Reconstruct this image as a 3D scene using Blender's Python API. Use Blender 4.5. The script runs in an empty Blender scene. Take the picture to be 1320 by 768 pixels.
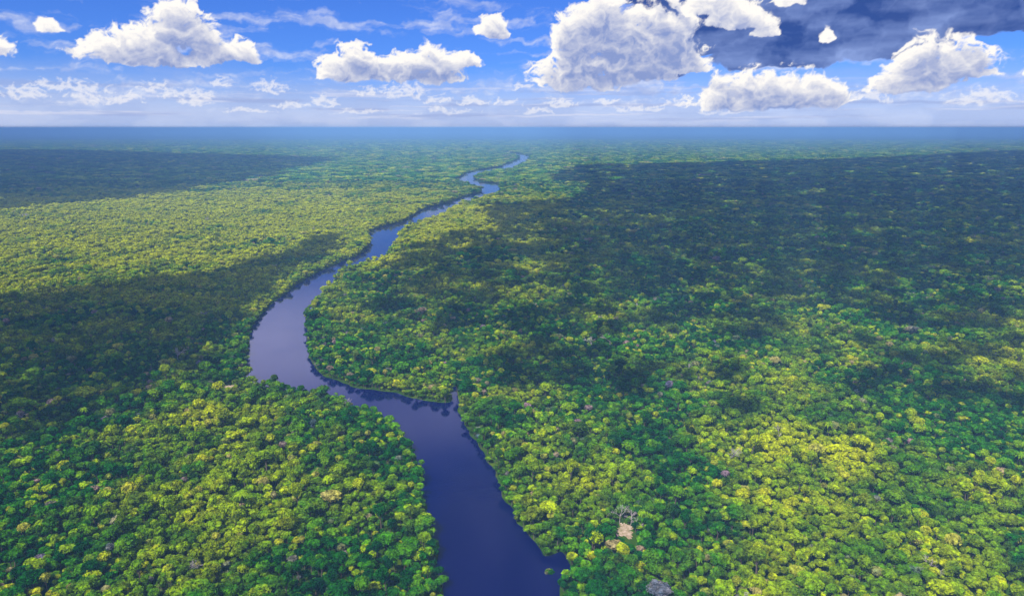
import bpy, bmesh, math, random
import numpy as np
from mathutils import Vector, noise as mn

scene = bpy.context.scene
scene.view_settings.view_transform = 'Standard'
scene.view_settings.look = 'None'
scene.view_settings.exposure = 0
rng = np.random.default_rng(7)

CAM_H = 300.0
S = Vector((-0.37, -0.50, 0.78)).normalized()      # direction towards the sun

# ------------------------------------------------------------ node helpers
def new_mat(name):
    m = bpy.data.materials.new(name); m.use_nodes = True
    nt = m.node_tree; nt.nodes.clear()
    out = nt.nodes.new('ShaderNodeOutputMaterial')
    return m, nt, out

def node(nt, typ, inputs=None, **kw):
    n = nt.nodes.new(typ)
    for k, v in kw.items(): setattr(n, k, v)
    if inputs:
        for k, v in inputs.items():
            if isinstance(v, bpy.types.NodeSocket): nt.links.new(v, n.inputs[k])
            else: n.inputs[k].default_value = v
    return n

def ramp(nt, fac, stops, interp='LINEAR'):
    n = nt.nodes.new('ShaderNodeValToRGB')
    cr = n.color_ramp; cr.interpolation = interp
    while len(cr.elements) < len(stops): cr.elements.new(0.5)
    for e, (p, c) in zip(cr.elements, stops):
        e.position = p; e.color = (c[0], c[1], c[2], 1) if not isinstance(c, (int, float)) else (c, c, c, 1)
    nt.links.new(fac, n.inputs[0])
    return n

def mixc(nt, fac, a, b, blend='MIX'):
    n = nt.nodes.new('ShaderNodeMix'); n.data_type = 'RGBA'; n.blend_type = blend
    for idx, v in ((0, fac), (6, a), (7, b)):
        if isinstance(v, bpy.types.NodeSocket): nt.links.new(v, n.inputs[idx])
        else: n.inputs[idx].default_value = v if idx == 0 else (v[0], v[1], v[2], 1)
    return n.outputs[2]

def noise_tex(nt, vec, scale, detail=4, rough=0.55):
    return node(nt, 'ShaderNodeTexNoise', {'Vector': vec, 'Scale': scale, 'Detail': detail, 'Roughness': rough}).outputs[0]

# ------------------------------------------------------------ materials
def sunlit_zone(nt, P, cx, cy, rx, ry):
    """soft mask around a place where sunlight is painted into the foliage colour (metres)"""
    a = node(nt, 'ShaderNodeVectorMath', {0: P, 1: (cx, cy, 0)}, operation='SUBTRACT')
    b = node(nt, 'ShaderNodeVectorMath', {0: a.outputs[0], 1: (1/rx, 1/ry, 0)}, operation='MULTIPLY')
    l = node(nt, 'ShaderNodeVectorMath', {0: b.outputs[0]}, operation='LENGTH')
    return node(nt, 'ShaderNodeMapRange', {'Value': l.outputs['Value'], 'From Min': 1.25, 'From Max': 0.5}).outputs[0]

def foliage_mat():
    m, nt, out = new_mat('foliage')
    oi = node(nt, 'ShaderNodeObjectInfo')
    geo = node(nt, 'ShaderNodeNewGeometry')
    P = geo.outputs['Position']
    base = ramp(nt, oi.outputs['Random'], [
        (0.0, (0.004, 0.055, 0.008)), (0.30, (0.014, 0.115, 0.006)), (0.58, (0.045, 0.190, 0.003)),
        (0.78, (0.110, 0.265, 0.002)), (0.90, (0.270, 0.380, 0.001)), (0.965, (0.38, 0.38, 0.008)),
        (0.988, (0.24, 0.19, 0.09)), (1.0, (0.30, 0.18, 0.19))])
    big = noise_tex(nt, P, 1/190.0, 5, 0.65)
    z1 = sunlit_zone(nt, P, -1250, 2350, 1500, 1350); z3 = sunlit_zone(nt, P, -150, 2350, 230, 600); z2 = sunlit_zone(nt, P, 300, 470, 330, 230)  # painted sunlight: left strip, peninsula, right foreground
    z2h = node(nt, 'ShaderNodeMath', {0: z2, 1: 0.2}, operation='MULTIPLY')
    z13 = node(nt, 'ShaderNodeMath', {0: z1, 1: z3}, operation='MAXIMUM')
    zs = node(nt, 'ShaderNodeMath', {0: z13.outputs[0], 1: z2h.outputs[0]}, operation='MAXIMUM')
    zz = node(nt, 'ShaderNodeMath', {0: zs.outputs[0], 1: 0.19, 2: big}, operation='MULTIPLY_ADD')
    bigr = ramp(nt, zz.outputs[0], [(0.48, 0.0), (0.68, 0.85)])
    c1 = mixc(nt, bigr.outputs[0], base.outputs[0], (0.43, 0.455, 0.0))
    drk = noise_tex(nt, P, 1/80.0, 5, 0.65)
    drz = node(nt, 'ShaderNodeMath', {0: z13.outputs[0], 1: 0.14, 2: drk}, operation='MULTIPLY_ADD')  # dark patches weakened where the strip and peninsula are painted sunlit
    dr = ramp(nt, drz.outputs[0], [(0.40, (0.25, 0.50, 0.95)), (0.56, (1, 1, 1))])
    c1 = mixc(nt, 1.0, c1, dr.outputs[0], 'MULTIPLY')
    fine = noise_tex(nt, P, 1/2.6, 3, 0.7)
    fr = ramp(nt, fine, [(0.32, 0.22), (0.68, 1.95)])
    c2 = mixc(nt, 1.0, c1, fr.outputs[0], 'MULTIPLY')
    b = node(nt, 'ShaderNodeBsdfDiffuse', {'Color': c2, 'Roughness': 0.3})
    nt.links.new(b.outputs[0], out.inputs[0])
    return m

def bark_mat(name, col):
    m, nt, out = new_mat(name)
    tc = node(nt, 'ShaderNodeTexCoord')
    n = noise_tex(nt, tc.outputs['Object'], 2.5, 4)
    r = ramp(nt, n, [(0.3, tuple(c*0.6 for c in col)), (0.7, col)])
    b = node(nt, 'ShaderNodeBsdfPrincipled', {'Base Color': r.outputs[0], 'Roughness': 0.9})
    nt.links.new(b.outputs[0], out.inputs[0]); return m

def ground_mat():
    m, nt, out = new_mat('forest_ground')
    geo = node(nt, 'ShaderNodeNewGeometry')
    P = geo.outputs['Position']
    a = noise_tex(nt, P, 1/26.0, 5, 0.7)
    ar = ramp(nt, a, [(0.3, (0.012, 0.045, 0.004)), (0.52, (0.05, 0.115, 0.006)), (0.72, (0.14, 0.20, 0.01))])
    bn = noise_tex(nt, P, 1/900.0, 6, 0.65)
    br = ramp(nt, bn, [(0.35, 0.5), (0.65, 1.4)])
    c = mixc(nt, 1.0, ar.outputs[0], br.outputs[0], 'MULTIPLY')
    b = node(nt, 'ShaderNodeBsdfDiffuse', {'Color': c, 'Roughness': 0.3})
    nt.links.new(b.outputs[0], out.inputs[0]); return m

def water_mat():
    m, nt, out = new_mat('black_water')
    geo = node(nt, 'ShaderNodeNewGeometry')
    P = geo.outputs['Position']
    n1 = noise_tex(nt, P, 1/60.0, 4, 0.6)
    rr = ramp(nt, n1, [(0.35, 0.04), (0.7, 0.13)])
    n2 = noise_tex(nt, P, 0.5, 4, 0.6)
    bump = node(nt, 'ShaderNodeBump', {'Height': n2, 'Strength': 0.15, 'Distance': 0.25})
    b = node(nt, 'ShaderNodeBsdfPrincipled', {'Base Color': (0.0002, 0.0008, 0.062, 1), 'Roughness': rr.outputs[0],
             'IOR': 1.37, 'Normal': bump.outputs[0], 'Specular Tint': (0.22, 0.26, 0.85, 1)})
    nt.links.new(b.outputs[0], out.inputs[0]); return m

def sand_mat():
    m, nt, out = new_mat('sand')
    geo = node(nt, 'ShaderNodeNewGeometry')
    n1 = noise_tex(nt, geo.outputs['Position'], 0.4, 4, 0.6)
    r = ramp(nt, n1, [(0.35, (0.22, 0.18, 0.07)), (0.5, (0.45, 0.32, 0.20)), (0.7, (0.66, 0.52, 0.40))])
    b = node(nt, 'ShaderNodeBsdfPrincipled', {'Base Color': r.outputs[0], 'Roughness': 0.95})
    nt.links.new(b.outputs[0], out.inputs[0]); return m

def cloud_mat():
    m, nt, out = new_mat('cloud_vapour')
    d = node(nt, 'ShaderNodeBsdfDiffuse', {'Color': (0.92, 0.92, 0.93, 1)})
    t = node(nt, 'ShaderNodeBsdfTranslucent', {'Color': (0.9, 0.9, 0.93, 1)})
    mx = node(nt, 'ShaderNodeMixShader', {0: 0.4, 1: d.outputs[0], 2: t.outputs[0]})
    nt.links.new(mx.outputs[0], out.inputs[0]); return m

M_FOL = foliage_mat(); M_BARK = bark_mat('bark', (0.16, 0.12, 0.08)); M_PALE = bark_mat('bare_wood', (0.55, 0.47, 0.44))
M_GROUND = ground_mat(); M_WATER = water_mat(); M_SAND = sand_mat(); M_CLOUD = cloud_mat()

# ------------------------------------------------------------ mesh helpers
def ico(sub):
    bm = bmesh.new(); bmesh.ops.create_icosphere(bm, subdivisions=sub, radius=1.0)
    v = np.array([x.co[:] for x in bm.verts]); f = [[q.index for q in p.verts] for p in bm.faces]
    bm.free(); return v, np.array(f)
ICO2 = ico(2)

class Build:
    def __init__(s): s.v = []; s.f = []; s.m = []; s.n = 0
    def add(s, v, f, mi=0):
        s.v += [tuple(a) for a in v]; s.f += [tuple(int(i)+s.n for i in a) for a in f]
        s.m += [mi]*len(f); s.n += len(v)
    def obj(s, name, mats, coll=None, smooth=False):
        me = bpy.data.meshes.new(name); me.from_pydata(s.v, [], s.f)
        for m in mats: me.materials.append(m)
        me.polygons.foreach_set('material_index', s.m)
        if smooth: me.polygons.foreach_set('use_smooth', [True]*len(s.f))
        me.update()
        o = bpy.data.objects.new(name, me)
        (coll or scene.collection).objects.link(o); return o

def tube(b, p0, p1, r0, r1, mi, n=6):
    p0 = np.array(p0, float); p1 = np.array(p1, float); d = p1-p0; d /= np.linalg.norm(d)
    a = np.cross(d, [0.3, 0.9, 0.1]); a /= np.linalg.norm(a); c = np.cross(d, a)
    ang = np.linspace(0, 2*math.pi, n, endpoint=False)
    ring = np.cos(ang)[:, None]*a + np.sin(ang)[:, None]*c
    b.add(np.vstack([p0+ring*r0, p1+ring*r1]), [(i, (i+1) % n, n+(i+1) % n, n+i) for i in range(n)], mi)

def lump(b, c, r, rg, mi=0, base=ICO2, amp=0.28, squash=0.8):
    v, f = base
    off = Vector(rg.uniform(-50, 50, 3))
    k = np.array([1+amp*2*mn.noise(Vector(p)*2.1+off)+amp*mn.noise(Vector(p)*4.7+off) for p in v])
    w = v*k[:, None]*r; w[:, 2] *= squash
    b.add(w+np.array(c), f, mi)

def leaves(b, c, R, Hc, n, rg, size=0.55, mi=0):
    th = rg.uniform(0, 2*math.pi, n); u = rg.uniform(0.0, 1, n)
    s = np.sqrt(1-u*u)
    P = np.stack([np.cos(th)*s*R, np.sin(th)*s*R, u*Hc], 1)*rg.uniform(0.85, 1.12, n)[:, None]+np.array(c)
    for p in P:
        d = rg.normal(size=3); d /= np.linalg.norm(d); e = np.cross(d, rg.normal(size=3)); e /= np.linalg.norm(e)
        z = size*rg.uniform(0.6, 1.4)
        b.add([p-d*z, p+e*z*.6, p+d*z, p-e*z*.6], [(0, 1, 2, 3)], mi)

kinds = bpy.data.collections.new('canopy_tree_kinds')
def broad_tree(i, R, top, nl, squash):
    rg = np.random.default_rng(100+i); b = Build()
    zc = top-R*0.75
    tube(b, (0, 0, -1), (0, 0, zc*0.6), 0.45, 0.32, 1)
    for k in range(5):
        a = k*1.257+rg.uniform(-.3, .3)
        tube(b, (0, 0, zc*0.6), (math.cos(a)*R*.6, math.sin(a)*R*.6, zc), 0.22, 0.08, 1, 5)
    lump(b, (0, 0, zc), R*0.62, rg, squash=squash)
    for k in range(nl):
        a = rg.uniform(0, 2*math.pi); q = math.sqrt(rg.uniform(0.05, 1))*R*0.8
        z = zc+math.sqrt(max(0, 1-(q/R)**2))*R*0.55*squash+rg.uniform(-.5, .5)
        lump(b, (math.cos(a)*q, math.sin(a)*q, z), R*rg.uniform(0.16, 0.36), rg, squash=squash)
    leaves(b, (0, 0, zc), R*1.0, R*0.85*squash, 300, rg)
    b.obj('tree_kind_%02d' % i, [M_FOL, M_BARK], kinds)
broad_tree(0, 4.6, 12.0, 17, 0.75)
broad_tree(1, 4.0, 11.0, 13, 0.9)
broad_tree(2, 5.2, 13.5, 24, 0.65)
broad_tree(3, 3.6, 14.0, 12, 1.15)
broad_tree(4, 4.3, 11.5, 19, 0.85)
# palm kind (5)
b = Build(); rg = np.random.default_rng(55)
tube(b, (0, 0, -1), (0.4, 0.2, 12), 0.25, 0.16, 1)
for k in range(16):
    a = k*2*math.pi/16+rg.uniform(-.15, .15); L = rg.uniform(3.2, 4.3); e = rg.uniform(.4, 1.3)
    prev = None
    for j in range(6):
        t = j/5; x = L*t; z = 12+e*2*t-3.6*t*t; w = 0.6*math.sin(math.pi*min(1, .12+t*.85))
        c, s_ = math.cos(a), math.sin(a)
        cur = [(c*x-s_*w+.4, s_*x+c*w+.2, z-.25), (c*x+.4, s_*x+.2, z), (c*x+s_*w+.4, s_*x-c*w+.2, z-.25)]
        if prev: b.add(prev+cur, [(0, 1, 4, 3), (1, 2, 5, 4)], 0)
        prev = cur
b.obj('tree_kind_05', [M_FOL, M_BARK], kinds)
# bare tree (6)
def bare(b, seed):
    rg = np.random.default_rng(seed)
    def br(p, d, L, r, lev):
        q = p+d*L; tube(b, p, q, r, r*.6, 0, 5)
        if lev == 0: return
        for _ in range(4 if lev > 1 else 3):
            e = d+rg.normal(size=3)*.55; e[2] = abs(e[2])*.7+.1; e /= np.linalg.norm(e)
            br(q, e, L*rg.uniform(.5, .7), r*.6, lev-1)
    br(np.array([0, 0, -1.0]), np.array([0.05, 0, 1.0]), 8.5, .40, 4)
b = Build(); bare(b, 3); b.obj('tree_kind_06', [M_PALE], kinds)
# canopy clumps (7,8,9) : several crowns growing together, 24 m across
for i in (7, 8, 9):
    rg = np.random.default_rng(200+i); b = Build()
    for k in range(34):
        x, y = rg.uniform(-14, 14, 2)
        lump(b, (x, y, rg.uniform(7.5, 9.5)), rg.uniform(2.2, 4.3), rg, squash=.7, base=ICO2)
    for k in range(3):
        x, y = rg.uniform(-9, 9, 2)
        tube(b, (x, y, -1), (x, y, 8), .4, .25, 1)
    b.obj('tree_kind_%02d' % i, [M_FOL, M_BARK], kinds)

def instancer(name, pts, kind, rot, scl, coll):
    me = bpy.data.meshes.new(name); me.vertices.add(len(pts))
    me.vertices.foreach_set('co', np.asarray(pts, np.float32).ravel())
    a = me.attributes.new('kind', 'INT', 'POINT'); a.data.foreach_set('value', np.asarray(kind, np.int32))
    a = me.attributes.new('rot', 'FLOAT_VECTOR', 'POINT'); a.data.foreach_set('vector', np.asarray(rot, np.float32).ravel())
    a = me.attributes.new('scl', 'FLOAT_VECTOR', 'POINT'); a.data.foreach_set('vector', np.asarray(scl, np.float32).ravel())
    me.update()
    o = bpy.data.objects.new(name, me); scene.collection.objects.link(o)
    gname = 'scatter_'+coll.name
    g = bpy.data.node_groups.get(gname)
    if not g:
        g = bpy.data.node_groups.new(gname, 'GeometryNodeTree')
        g.interface.new_socket('Geometry', in_out='INPUT', socket_type='NodeSocketGeometry')
        g.interface.new_socket('Geometry', in_out='OUTPUT', socket_type='NodeSocketGeometry')
        gi = g.nodes.new('NodeGroupInput'); go = g.nodes.new('NodeGroupOutput')
        ci = g.nodes.new('GeometryNodeCollectionInfo'); ci.inputs['Collection'].default_value = coll
        ci.inputs['Separate Children'].default_value = True; ci.inputs['Reset Children'].default_value = True
        ip = g.nodes.new('GeometryNodeInstanceOnPoints'); ip.inputs['Pick Instance'].default_value = True
        def na(nm, dt):
            n = g.nodes.new('GeometryNodeInputNamedAttribute'); n.data_type = dt; n.inputs['Name'].default_value = nm
            return n.outputs['Attribute']
        L = g.links.new
        L(gi.outputs[0], ip.inputs['Points']); L(ci.outputs[0], ip.inputs['Instance'])
        L(na('kind', 'INT'), ip.inputs['Instance Index']); L(na('rot', 'FLOAT_VECTOR'), ip.inputs['Rotation'])
        L(na('scl', 'FLOAT_VECTOR'), ip.inputs['Scale']); L(ip.outputs[0], go.inputs[0])
    md = o.modifiers.new('scatter', 'NODES'); md.node_group = g
    return o

# ------------------------------------------------------------ river outline (metres)
LEFT = [(-30,-400),(-28,0),(-36,250),(-45,401),(-51,433),(-59,472),(-69,517),(-80,570),(-92,608),(-111,651),(-140,690),(-182,728),
 (-222,751),(-264,771),(-302,788),(-329,818),(-350,880),(-379,967),(-402,1049),(-417,1154),(-422,1276),(-418,1417),(-401,1543),
 (-374,1660),(-375,1834),(-416,2000),(-410,2161),(-360,2310),(-338,2651),(-270,2875),(-210,3177),(-150,3400),(-165,3600),
 (-262,3870),(-330,4200),(-320,4780),(-250,5200),(-120,5600),(-40,6200),(60,7260),(20,8200),(-260,9500)]
RIGHT = [(70,-400),(60,0),(42,250),(29.7,401),(31.8,418),(34,435),(29.4,451),(19.6,447),(8,472),(0,493),(-9.8,529),(-21,577),
 (-36,625),(-50,670),(-61,721),(-67,760),(-69,783),(-76,781),(-76,739),(-92,735),(-135,761),(-184,781),(-223,807),(-252,841),
 (-276,896),(-311,1006),(-335,1085),(-350,1198),(-354,1322),(-361,1456),(-340,1520),(-306,1606),(-308,1720),(-316,1890),
 (-328,2030),(-306,2200),(-255,2420),(-213,2745),(-137,3080),(-72,3300),(-70,3850),(-180,4080),(-225,4350),(-205,4700),
 (-120,5000),(10,5350),(80,6000),(190,7260),(140,8300),(-140,9500)]
def smooth(P, n=8):
    P = np.array(P, float); out = []
    for i in range(len(P)-1):
        p0, p1, p2, p3 = P[max(i-1, 0)], P[i], P[i+1], P[min(i+2, len(P)-1)]
        for t in np.arange(n)/n:
            out.append(0.5*((2*p1)+(-p0+p2)*t+(2*p0-5*p1+4*p2-p3)*t*t+(-p0+3*p1-3*p2+p3)*t**3))
    out.append(P[-1]); out = np.array(out)
    for q in out:
        a = 2.6+q[1]*0.0015 if q[1] > 0 else 2.6
        v = Vector((q[0]/22, q[1]/22, 0)); w = Vector((q[0]/9, q[1]/9, 4))
        q[0] += a*mn.noise(v)*1.6+1.5*mn.noise(w); q[1] += a*mn.noise(v+Vector((9, 3, 1)))*1.2
    return out
LS = smooth(LEFT); RS = smooth(RIGHT); LS[:, 0] -= 2.0; RS[:, 0] += 4.0
poly = np.vstack([LS, RS[::-1]])
bm = bmesh.new()
vs = [bm.verts.new((p[0], p[1], 0.25)) for p in poly]
bm.faces.new(vs); bmesh.ops.triangulate(bm, faces=bm.faces[:]); bmesh.ops.recalc_face_normals(bm, faces=bm.faces[:])
for f in bm.faces:
    if f.normal.z < 0: f.normal_flip()
me = bpy.data.meshes.new('river'); bm.to_mesh(me); bm.free(); me.materials.append(M_WATER)
river = bpy.data.objects.new('river', me); scene.collection.objects.link(river)

def inside(P, poly):
    x, y = P[:, 0], P[:, 1]; r = np.zeros(len(P), bool)
    q = np.roll(poly, -1, 0)
    for (x0, y0), (x1, y1) in zip(poly, q):
        if y0 == y1: continue
        c = ((y0 > y) != (y1 > y)) & (x < (x1-x0)*(y-y0)/(y1-y0)+x0)
        r ^= c
    return r

# ------------------------------------------------------------ ground
b = Build(); G = 220000.0
b.add([(-G, -G, 0), (G, -G, 0), (G, G, 0), (-G, G, 0)], [(0, 1, 2, 3)]); b.obj('ground', [M_GROUND])

SAND = [(-334, 782, 9, 6, -0.3), (86, 478, 5.5, 9.0, 0.2)]
CLEAR = [(-334, 774, 12, 18), (86, 470, 7.0, 17.0), (-318, 797, 4, 3)]
for (cx, cy, rx, ry, a) in SAND:
    b = Build(); n = 90; ring = []
    for i in range(n):
        t = i*2*math.pi/n; k = 1+.7*mn.noise(Vector((math.cos(t)*1.7+cx, math.sin(t)*1.7, 2)))+.5*mn.noise(Vector((math.cos(t)*5+cx, math.sin(t)*5, 7)))
        x, y = rx*k*math.cos(t), ry*k*math.sin(t)
        ring.append((cx+x*math.cos(a)-y*math.sin(a), cy+x*math.sin(a)+y*math.cos(a), 0.3))
    b.add(ring, [tuple(range(n))]); b.obj('sandy_clearing', [M_SAND])

# ------------------------------------------------------------ forest
def grid_pts(y0, y1, s, jit=0.45, side=0.86, pad=170):
    out = []
    ys = np.arange(y0, y1, s)
    for i, y in enumerate(ys):
        hw = side*max(y, 0)+pad
        xs = np.arange(-hw, hw, s)+(i % 2)*s/2
        out.append(np.stack([xs, np.full_like(xs, y)], 1))
    P = np.vstack(out); P += rng.uniform(-jit, jit, P.shape)*s
    return P
allp, allk, allr, alls = [], [], [], []
def place(P, kindp, s0, tilt=.08, zs=1.0):
    cand = (np.abs(P[:, 0]+100) < 520)
    keep = np.ones(len(P), bool)
    idx = np.where(cand)[0]; ins = inside(P[idx], poly); keep[idx[ins]] = False
    for (cx, cy, rx, ry) in CLEAR:
        keep &= ((P[:, 0]-cx)/(rx+1.5))**2+((P[:, 1]-cy)/(ry+1.5))**2 > 1
    P = P[keep]; n = len(P)
    ks = np.array(list(kindp.keys())); pr = np.array(list(kindp.values()), float); pr /= pr.sum()
    k = rng.choice(ks, n, p=pr)
    sc = s0*np.exp(rng.normal(0, 0.30, n)); em = rng.random(n) < .04; sc[em] *= 1.55
    allp.append(np.column_stack([P, np.zeros(n)]))
    allk.append(k)
    allr.append(np.column_stack([rng.normal(0, tilt, n), rng.normal(0, tilt, n), rng.uniform(0, 6.283, n)]))
    zf = rng.uniform(.75, 1.2, n)*zs
    alls.append(np.column_stack([sc, sc, np.clip(sc*zf, .45, 1.7*max(1,zs*s0))]))
KN = {0: 22, 1: 20, 2: 12, 3: 16, 4: 22, 5: 1.6, 6: 0.12}
place(grid_pts(220, 1400, 4.9), KN, 0.60, tilt=.1, zs=1.12)
place(grid_pts(1400, 2500, 6.5), KN, 0.80, tilt=.1, zs=.9)
place(grid_pts(2500, 4000, 9.0), {0: 22, 1: 20, 2: 14, 3: 6, 4: 22}, 1.12, zs=.68)
place(grid_pts(4000, 9000, 22.0, pad=0), {7: 1, 8: 1, 9: 1}, 0.95, tilt=.02, zs=.9)
place(grid_pts(9000, 18000, 42.0, pad=0), {7: 1, 8: 1, 9: 1}, 1.8, tilt=.02, zs=.5)
# reedy islet in the little bay on the right bank
n = 16; t = rng.uniform(0, 6.28, n); q = np.sqrt(rng.random(n))*2.6
allp.append(np.column_stack([26.0+np.cos(t)*q, 427+np.sin(t)*q, np.full(n, -3.5)])); allk.append(rng.choice([0, 1, 4], n))
allr.append(np.column_stack([np.zeros(n), np.zeros(n), rng.uniform(0, 6, n)])); alls.append(np.full((n, 3), .38))
instancer('rainforest', np.vstack(allp), np.concatenate(allk), np.vstack(allr), np.vstack(alls), kinds)

for (x, y, s, sd) in [(84, 489, .8, 11), (92, 484, .75, 12), (96, 478, .6, 13), (73, 486, .55, 14)]:
    b = Build(); bare(b, sd); o = b.obj('bare_tree', [M_PALE]); o.location = (x, y, 0); o.scale = (s, s, s)

# ------------------------------------------------------------ cloud banks overhead
puffs = bpy.data.collections.new('cloud_puff_kinds')
for i in range(4):
    b = Build(); v, f = ICO2; off = Vector((i*13.1, 5, 2))
    k = np.array([0.8+0.30*mn.noise(Vector(p)*1.5+off)+abs(mn.noise(Vector(p)*3.0+off))*.38+abs(mn.noise(Vector(p)*6.5+off))*.2 for p in v])
    b.add(v*k[:, None], f); b.obj('cloud_puff_%d' % i, [M_CLOUD], puffs, smooth=True)

def sheet(shadow, alt, r0, seed, name='cloud_bank', band=(-1e9, 1e9), fade=None, pmin=0.2, pmax=1.0, edge=2.5, pack=1.12):
    """broad, broken cloud bank made of small puffs; its outline is given as the ground area it shades"""
    rg = np.random.default_rng(seed); P = np.array(shadow, float)
    lo, hi = P.min(0), P.max(0); step = r0*pack
    xs, ys = np.meshgrid(np.arange(lo[0], hi[0], step), np.arange(max(lo[1], band[0]), min(hi[1], band[1]), step))
    Q = np.stack([xs.ravel(), ys.ravel()], 1); Q += rg.uniform(-.5, .5, Q.shape)*step
    wob = np.array([mn.noise_vector(Vector((p[0]/(r0*4), p[1]/(r0*4), seed)))[:2] for p in Q])*r0*edge
    Q = Q[inside(Q+wob, P)]
    nz = np.array([mn.fractal(Vector((p[0]/(r0*9), p[1]/(r0*9), seed)), 1.0, 2.0, 3) for p in Q])
    p = np.full(len(Q), pmax)
    if fade:
        g = np.clip((Q[:, 1]-fade[0])/(fade[1]-fade[0]), 0, 1)
        p = pmax*np.clip(pmin+(1-pmin)*g+nz*1.0*(1-g), 0, 1)
    Q = Q[rg.random(len(Q)) < p]
    n = len(Q); z = alt+rg.uniform(0, 1, n)*r0*3
    off = np.outer(z, [S.x/S.z, S.y/S.z])
    C = np.column_stack([Q+off, z])
    R = r0*rg.uniform(.6, 1.15, n)
    return instancer(name, C, rg.integers(0, 4, n), rg.uniform(0, 6.28, (n, 3)), np.column_stack([R, R, R])*rg.uniform(.8, 1.25, (n, 3)), puffs)

A = 2000
BIG = [(-150,1960),(-20,2090),(-110,2480),(-20,2800),(300,2950),(420,3700),(230,4200),(560,5650),(1650,6100),(3500,7000),(6500,9300),
       (9500,9300),(8000,5500),(3200,1800),(1500,700),(760,640),(600,660),(400,680),(190,700),(60,740),(-60,800),(-130,950),(-240,1200),(-270,1750)]
sheet(BIG, A, 24, 41, band=(0, 2600), fade=(650, 1700), pmin=.08, pmax=.76)
sheet(BIG, A, 55, 44, band=(2600, 10000), pmax=.84, edge=1.2)
sheet([(-440,1960),(-540,1900),(-530,1700),(-620,1420),(-800,1320),(-880,1220),(-1100,1160),(-1500,1080),(-1400,540),(-600,560),(-450,680),(-390,830),(-410,1000),(-440,1150),(-440,1300),(-440,1500)],
      A, 19, 42, fade=(560, 900), pmin=.2, pmax=1.0, edge=1.4, pack=1.02)
sheet([(-12000,9500),(-6100,9600),(-1700,7100),(-1500,4100),(-1620,3200),(-1800,2650),(-2300,2300),(-5000,3500)], A, 75, 43, pmax=1.0, edge=2, pack=1.05)

# ------------------------------------------------------------ sky backdrop: cumulus along the horizon (azimuth / elevation in degrees)
DA = 0.06
az = np.arange(-52, 52, DA); el = np.arange(-0.2, 15.0, DA)
AZ, EL = np.meshgrid(az, el)
def vnoise(x, y, seed):
    r = np.random.default_rng(seed); T = r.uniform(-1, 1, (256, 256, 2)); T /= np.linalg.norm(T, axis=2, keepdims=True)+1e-9
    xi = np.floor(x).astype(int); yi = np.floor(y).astype(int); fx = x-xi; fy = y-yi
    u = fx*fx*fx*(fx*(fx*6-15)+10); v = fy*fy*fy*(fy*(fy*6-15)+10)
    def g(i, j):
        t = T[(yi+j) % 256, (xi+i) % 256]; return t[..., 0]*(fx-i)+t[..., 1]*(fy-j)
    return ((g(0, 0)*(1-u)+g(1, 0)*u)*(1-v)+(g(0, 1)*(1-u)+g(1, 1)*u)*v)*1.5
def fbm(x, y, seed, octs=6, gain=.5, bil=False):
    s = 0; a = 1; t = 0
    for o in range(octs):
        n = vnoise(x*2**o+o*17.3, y*2**o+o*5.7, seed+o)
        s = s+a*((1-2.2*np.abs(n)) if bil else n); t += a; a *= gain
    return s/t
wx = fbm(AZ*.6, EL*.6, 5, 4)*.7; wy = fbm(AZ*.6+40, EL*.6+9, 15, 4)*.45
X = AZ+wx; Y = EL+wy
bil = fbm(AZ*.45+wx, EL*.62+wy, 31, 7, .55, True)        # billows, about -0.2..1
fb = fbm(AZ*.9, EL*1.5, 51, 6, .6)
bil2 = fbm(AZ*1.1+wx, EL*1.9+wy, 131, 6, .6, True)       # smaller billows for the far clouds
soft_n = fbm(AZ*.22+wx*.5, EL*.6, 91, 5, .5)
def field(lobes):
    M = np.full(AZ.shape, -3.0)
    for (a, e, w, h) in lobes:
        x = (X-a)/w; y = (Y-e)/h
        yy = np.where(y > 0, y, y*4.5)
        M = np.maximum(M, 1-(np.abs(x)**2.2+np.abs(yy)**2.0))
    return M
def sstep(a, b, x):
    t = np.clip((x-a)/(b-a), 0, 1); return t*t*(3-2*t)
WHITE = [(-26.8,4.6,4.6,2.3),(-24.3,5.9,3.0,3.1),(-20.3,4.9,1.35,1.6),(-22.5,4.8,3,1.4),(-12.0,3.95,3.5,2.4),(-6.7,3.9,3.2,2.7),(-9,4.0,3.2,1.8),(-3.65,4.75,1.7,1.3),
 (-1.4,7.0,1.45,1.7),(5.6,3.6,4.4,3.6),(8.5,4.9,4.1,4.6),(11.4,5.5,3.6,4.8),(6.7,7.0,2.8,3.3),(4.6,6.4,1.8,2.4),(9.5,3.9,3.6,2.0),(12.5,4.3,2.8,1.8),
 (19,1.75,5.8,2.8),(16.5,2.0,2.4,1.9),(22.5,1.9,2.9,1.9),(29.6,3.3,2.8,3.1),(31.5,3.6,2.4,2.4),(28.2,2.55,2.8,1.6),(-32,6.3,.8,.9),(-36.5,4.6,2.6,1.7),(37.5,3.4,3,2.2),
 (-42,5.5,3,2.2),(44,5.0,4,3)]
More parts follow.
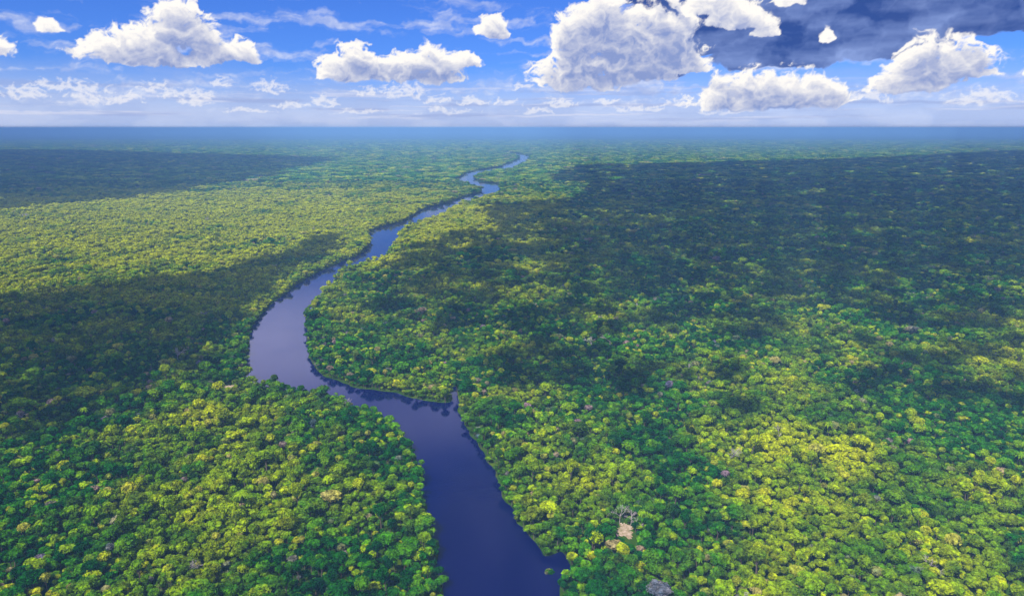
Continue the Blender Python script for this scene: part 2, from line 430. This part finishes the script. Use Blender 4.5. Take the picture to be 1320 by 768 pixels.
SMALL = [(-30.5,1.75,1.6,1.2),(-28,1.75,1.4,.9),(-26.1,2.4,1.3,1.0),(-21.75,3.05,.8,.7),(-18.25,2.75,1.8,1.0),(-14.6,1.8,1.4,.8),(-11.4,2.4,1.3,.7),
 (-8.5,2.45,2.1,1.2),(-6.07,1.95,1.4,.6),(-3,1.95,1.4,.6),(-.6,1.85,1.4,.7),(3.95,1.75,1.6,.7),(7.6,1.9,1.5,.6),(12.5,1.7,1.7,.6),(26,1.9,1.9,.8),(33,1.7,2.4,.9),
 (-34,2.0,1.7,.9),(-23.5,1.7,1.3,.7),(-38,2.4,1.9,.9),(0.9,3.0,1.1,.4),(-17,1.5,1.8,.45),(10,1.3,2.4,.45),(-5,1.2,2.6,.4),(-12,1.1,2.4,.4),(2,1.15,2,.35),(-20,1.1,2.2,.35),(16,1.1,2.4,.35),(-31,2.6,2.6,.7),(-24,2.2,2.2,.6)]
DARK = [(14.3,6.0,4.2,3.2),(19.9,4.9,5.2,3.6),(26.1,5.4,5.4,3.6),(30.3,6.4,4.2,3.0),(34.5,6.8,4,3.2),(22,8.5,14,5.5),(38,8,5,4),(10.5,3.9,3.0,1.1),(16,9.5,9,5),
        (-30,9.8,6,2.0),(-36,9.0,5,2.4)]
TOPW = [(16.9,7.4,2.6,2.0),(15.0,8.3,2.4,1.8),(19.0,6.7,1.1,1.3),(23.05,6.0,.7,1.1),(20.3,8.6,1.6,.7)]
def shade(D, ks=2.1, n=9, step=3):
    """light reaching the visible side: optical depth marched toward the sun (up and to the left)"""
    Dp = np.clip(D, 0, 1.2); T = np.zeros_like(D)
    for k in range(1, n+1):
        dy, dx = k*step, -int(k*step*.55)
        sh = np.zeros_like(Dp); sh[:-dy, :] = Dp[dy:, :]
        sh = np.roll(sh, -dx, axis=1); T += sh/n
    return np.exp(-ks*T)
RGB = np.zeros(AZ.shape+(3,)); ALPHA = np.zeros(AZ.shape)
def over(col, a):
    global RGB, ALPHA
    na = a+ALPHA*(1-a)
    RGB = (col*a[..., None]+RGB*(ALPHA*(1-a))[..., None])/np.maximum(na, 1e-6)[..., None]; ALPHA = na
lerp = lambda a, b, t: np.array(a)+(np.array(b)-np.array(a))*t[..., None]
# pale vapour low over the horizon, then a thin veil of high streaky cloud
over(lerp((.50,.58,.86), (.66,.71,.93), sstep(-.3, .4, soft_n)), .85*sstep(5.2, .3, EL+soft_n*1.2))
v = fbm(AZ*.16+wx*.6, EL*.85+wy, 71, 6, .55)
veil = sstep(-.05, .42, v)*.62*sstep(0.6, 2.2, EL)*(1-.6*sstep(7.0, 10.5, EL))
over(lerp((.50,.58,.86), (.84,.87,.97), sstep(-.3, .4, fb)), veil)
# long thin bands of stratus just above the horizon
bn = fbm(AZ*.07+wx*.25, EL*2.6+wy*.5, 171, 6, .55)
over(lerp((.34,.42,.72), (.80,.80,.92), sstep(-.15, .25, fbm(AZ*.1, EL*2.2, 191, 5, .55))), .55*sstep(.02, .28, bn)*sstep(.15, .9, EL)*sstep(4.2, 2.0, EL))
# storm bank
D = field(DARK)*1.6+(bil-.45)*.55+fb*.18+.12
a = sstep(0.0, .5, D)*.98
t = np.clip(.30+.9*soft_n+.20*(bil-.45)+.40*sstep(.6, .0, D)+.18*sstep(7, 4.5, EL), 0, 1)
over(lerp((.035,.085,.32), (.28,.39,.76), t), a)
# cumulus
for L, amp, soft, ks, B_ in ((SMALL, 1.25, .8, 1.2, bil2), (WHITE, .90, .38, 1.9, bil), (TOPW, .8, .40, 1.1, bil)):
    D = field(L)*(.8 if L is SMALL else 1.05)+(B_-.50)*amp+fb*.30
    a = sstep(0.0, soft, D)
    lt = shade(D, ks); rel = np.clip((B_-.5)*1.0+fb*.35, -.5, .5)
    t = np.clip(lt*1.3+rel*.6-.04, 0, 1)
    if L is SMALL: a = a*.66
    a = a*sstep(.5, 2.0, EL+.4)
    c = lerp((.26,.34,.64), (1.04,1.0,.95), t**1.05)
    if L is SMALL: c = lerp((.45,.52,.78), (.95,.93,.95), t)
    over(c, a)
R0 = 150000.0
ca = np.radians(AZ); ce = np.radians(EL)
P = np.stack([np.sin(ca)*np.cos(ce), np.cos(ca)*np.cos(ce), np.sin(ce)], -1)*R0
P[..., 2] += CAM_H
ny, nx = AZ.shape
edge = sstep(0, 3, az+52)*sstep(0, 3, 52-az); edgev = sstep(0, 2.0, 15.0-el)
ALPHA = ALPHA*edge[None, :]*edgev[:, None]
me = bpy.data.meshes.new('sky'); me.vertices.add(nx*ny); me.vertices.foreach_set('co', P.astype(np.float32).ravel())
idx = np.arange(nx*ny).reshape(ny, nx)
Fq = np.stack([idx[:-1, :-1], idx[:-1, 1:], idx[1:, 1:], idx[1:, :-1]], -1).reshape(-1, 4)
me.loops.add(Fq.size); me.loops.foreach_set('vertex_index', Fq.ravel().astype(np.int32))
me.polygons.add(len(Fq)); me.polygons.foreach_set('loop_start', np.arange(0, Fq.size, 4, dtype=np.int32))
me.update(calc_edges=True)
at = me.attributes.new('cloud', 'FLOAT_COLOR', 'POINT')
at.data.foreach_set('color', np.concatenate([np.clip(RGB, 0, 2), ALPHA[..., None]], -1).astype(np.float32).ravel())
m, nt, out = new_mat('sky_clouds')
an = node(nt, 'ShaderNodeAttribute', attribute_name='cloud')
em = node(nt, 'ShaderNodeEmission', {'Color': an.outputs['Color'], 'Strength': 1.0})
tr = node(nt, 'ShaderNodeBsdfTransparent')
mx = node(nt, 'ShaderNodeMixShader', {0: an.outputs['Alpha'], 1: tr.outputs[0], 2: em.outputs[0]})
nt.links.new(mx.outputs[0], out.inputs[0])
try: m.cycles.emission_sampling = 'NONE'
except Exception: pass
me.materials.append(m)
scene.collection.objects.link(bpy.data.objects.new('sky', me))

# ------------------------------------------------------------ haze layer
m, nt, out = new_mat('haze')
HC = (0.31, 0.62, 1.0, 1); HD = 1/10000.0
v1 = node(nt, 'ShaderNodeVolumeScatter', {'Color': HC, 'Density': HD, 'Anisotropy': -0.3})
v2 = node(nt, 'ShaderNodeVolumeAbsorption', {'Color': HC, 'Density': HD})
ad = node(nt, 'ShaderNodeAddShader', {0: v1.outputs[0], 1: v2.outputs[0]})
nt.links.new(ad.outputs[0], out.inputs['Volume'])
b = Build(); X_, Z0, Z1 = 60000, -30, 312
b.add([(-X_,-X_,Z0),(X_,-X_,Z0),(X_,X_,Z0),(-X_,X_,Z0),(-X_,-X_,Z1),(X_,-X_,Z1),(X_,X_,Z1),(-X_,X_,Z1)],
      [(0,3,2,1),(4,5,6,7),(0,1,5,4),(1,2,6,5),(2,3,7,6),(3,0,4,7)])
b.obj('haze', [m])

# ------------------------------------------------------------ sky light + sun
w = bpy.data.worlds.new('World'); scene.world = w; w.use_nodes = True
nt = w.node_tree; nt.nodes.clear()
out = nt.nodes.new('ShaderNodeOutputWorld')
elev = math.asin(S.z)
sky = node(nt, 'ShaderNodeTexSky', sky_type='NISHITA', sun_disc=False, sun_elevation=elev,
           sun_rotation=math.atan2(S.x, S.y) % (2*math.pi), altitude=1000, air_density=1.0, dust_density=0.4, ozone_density=5.0)
tint = mixc(nt, 1.0, sky.outputs[0], (0.25, 0.45, 0.98), 'MULTIPLY')
tc = node(nt, 'ShaderNodeTexCoord')
sep = node(nt, 'ShaderNodeSeparateXYZ', {0: tc.outputs['Generated']})
zm = node(nt, 'ShaderNodeMath', {0: sep.outputs[2], 1: 0.15}, operation='MAXIMUM')
px = node(nt, 'ShaderNodeMath', {0: sep.outputs[0], 1: zm.outputs[0]}, operation='DIVIDE')
py = node(nt, 'ShaderNodeMath', {0: sep.outputs[1], 1: zm.outputs[0]}, operation='DIVIDE')
cv = node(nt, 'ShaderNodeCombineXYZ', {0: px.outputs[0], 1: py.outputs[0]})
cn = noise_tex(nt, cv.outputs[0], 0.9, 5, 0.6)
cr = ramp(nt, cn, [(0.36, 0.0), (0.52, 0.95)])
fill_cover = ramp(nt, sep.outputs[2], [(0.20, 0.0), (0.26, 1.0), (0.38, 1.0), (0.45, 0.0), (0.68, 0.0), (0.78, 0.7)])  # clouds added out of frame: low band brightens river reflection, overhead deck lifts ambient
cf = node(nt, 'ShaderNodeMath', {0: cr.outputs[0], 1: fill_cover.outputs[0]}, operation='MULTIPLY')
mixw = mixc(nt, cf.outputs[0], tint, (10.0, 9.6, 13.5))
bg = node(nt, 'ShaderNodeBackground', {'Color': mixw, 'Strength': 0.14})
nt.links.new(bg.outputs[0], out.inputs[0])

sd = bpy.data.lights.new('sun', 'SUN'); sd.energy = 5.0; sd.angle = math.radians(0.5); sd.color = (1.0, 0.96, 0.86)
so = bpy.data.objects.new('sun', sd); scene.collection.objects.link(so)
so.rotation_euler = (-S).to_track_quat('-Z', 'Y').to_euler(); so.location = (0, 0, 5000)

# ------------------------------------------------------------ camera
cd = bpy.data.cameras.new('camera'); cd.sensor_width = 36; cd.lens = 36*900/1320
cd.clip_start = 1; cd.clip_end = 500000
co = bpy.data.objects.new('camera', cd); scene.collection.objects.link(co)
co.location = (0, 0, CAM_H); co.rotation_euler = (math.radians(90-13.68), 0, 0)
scene.camera = co
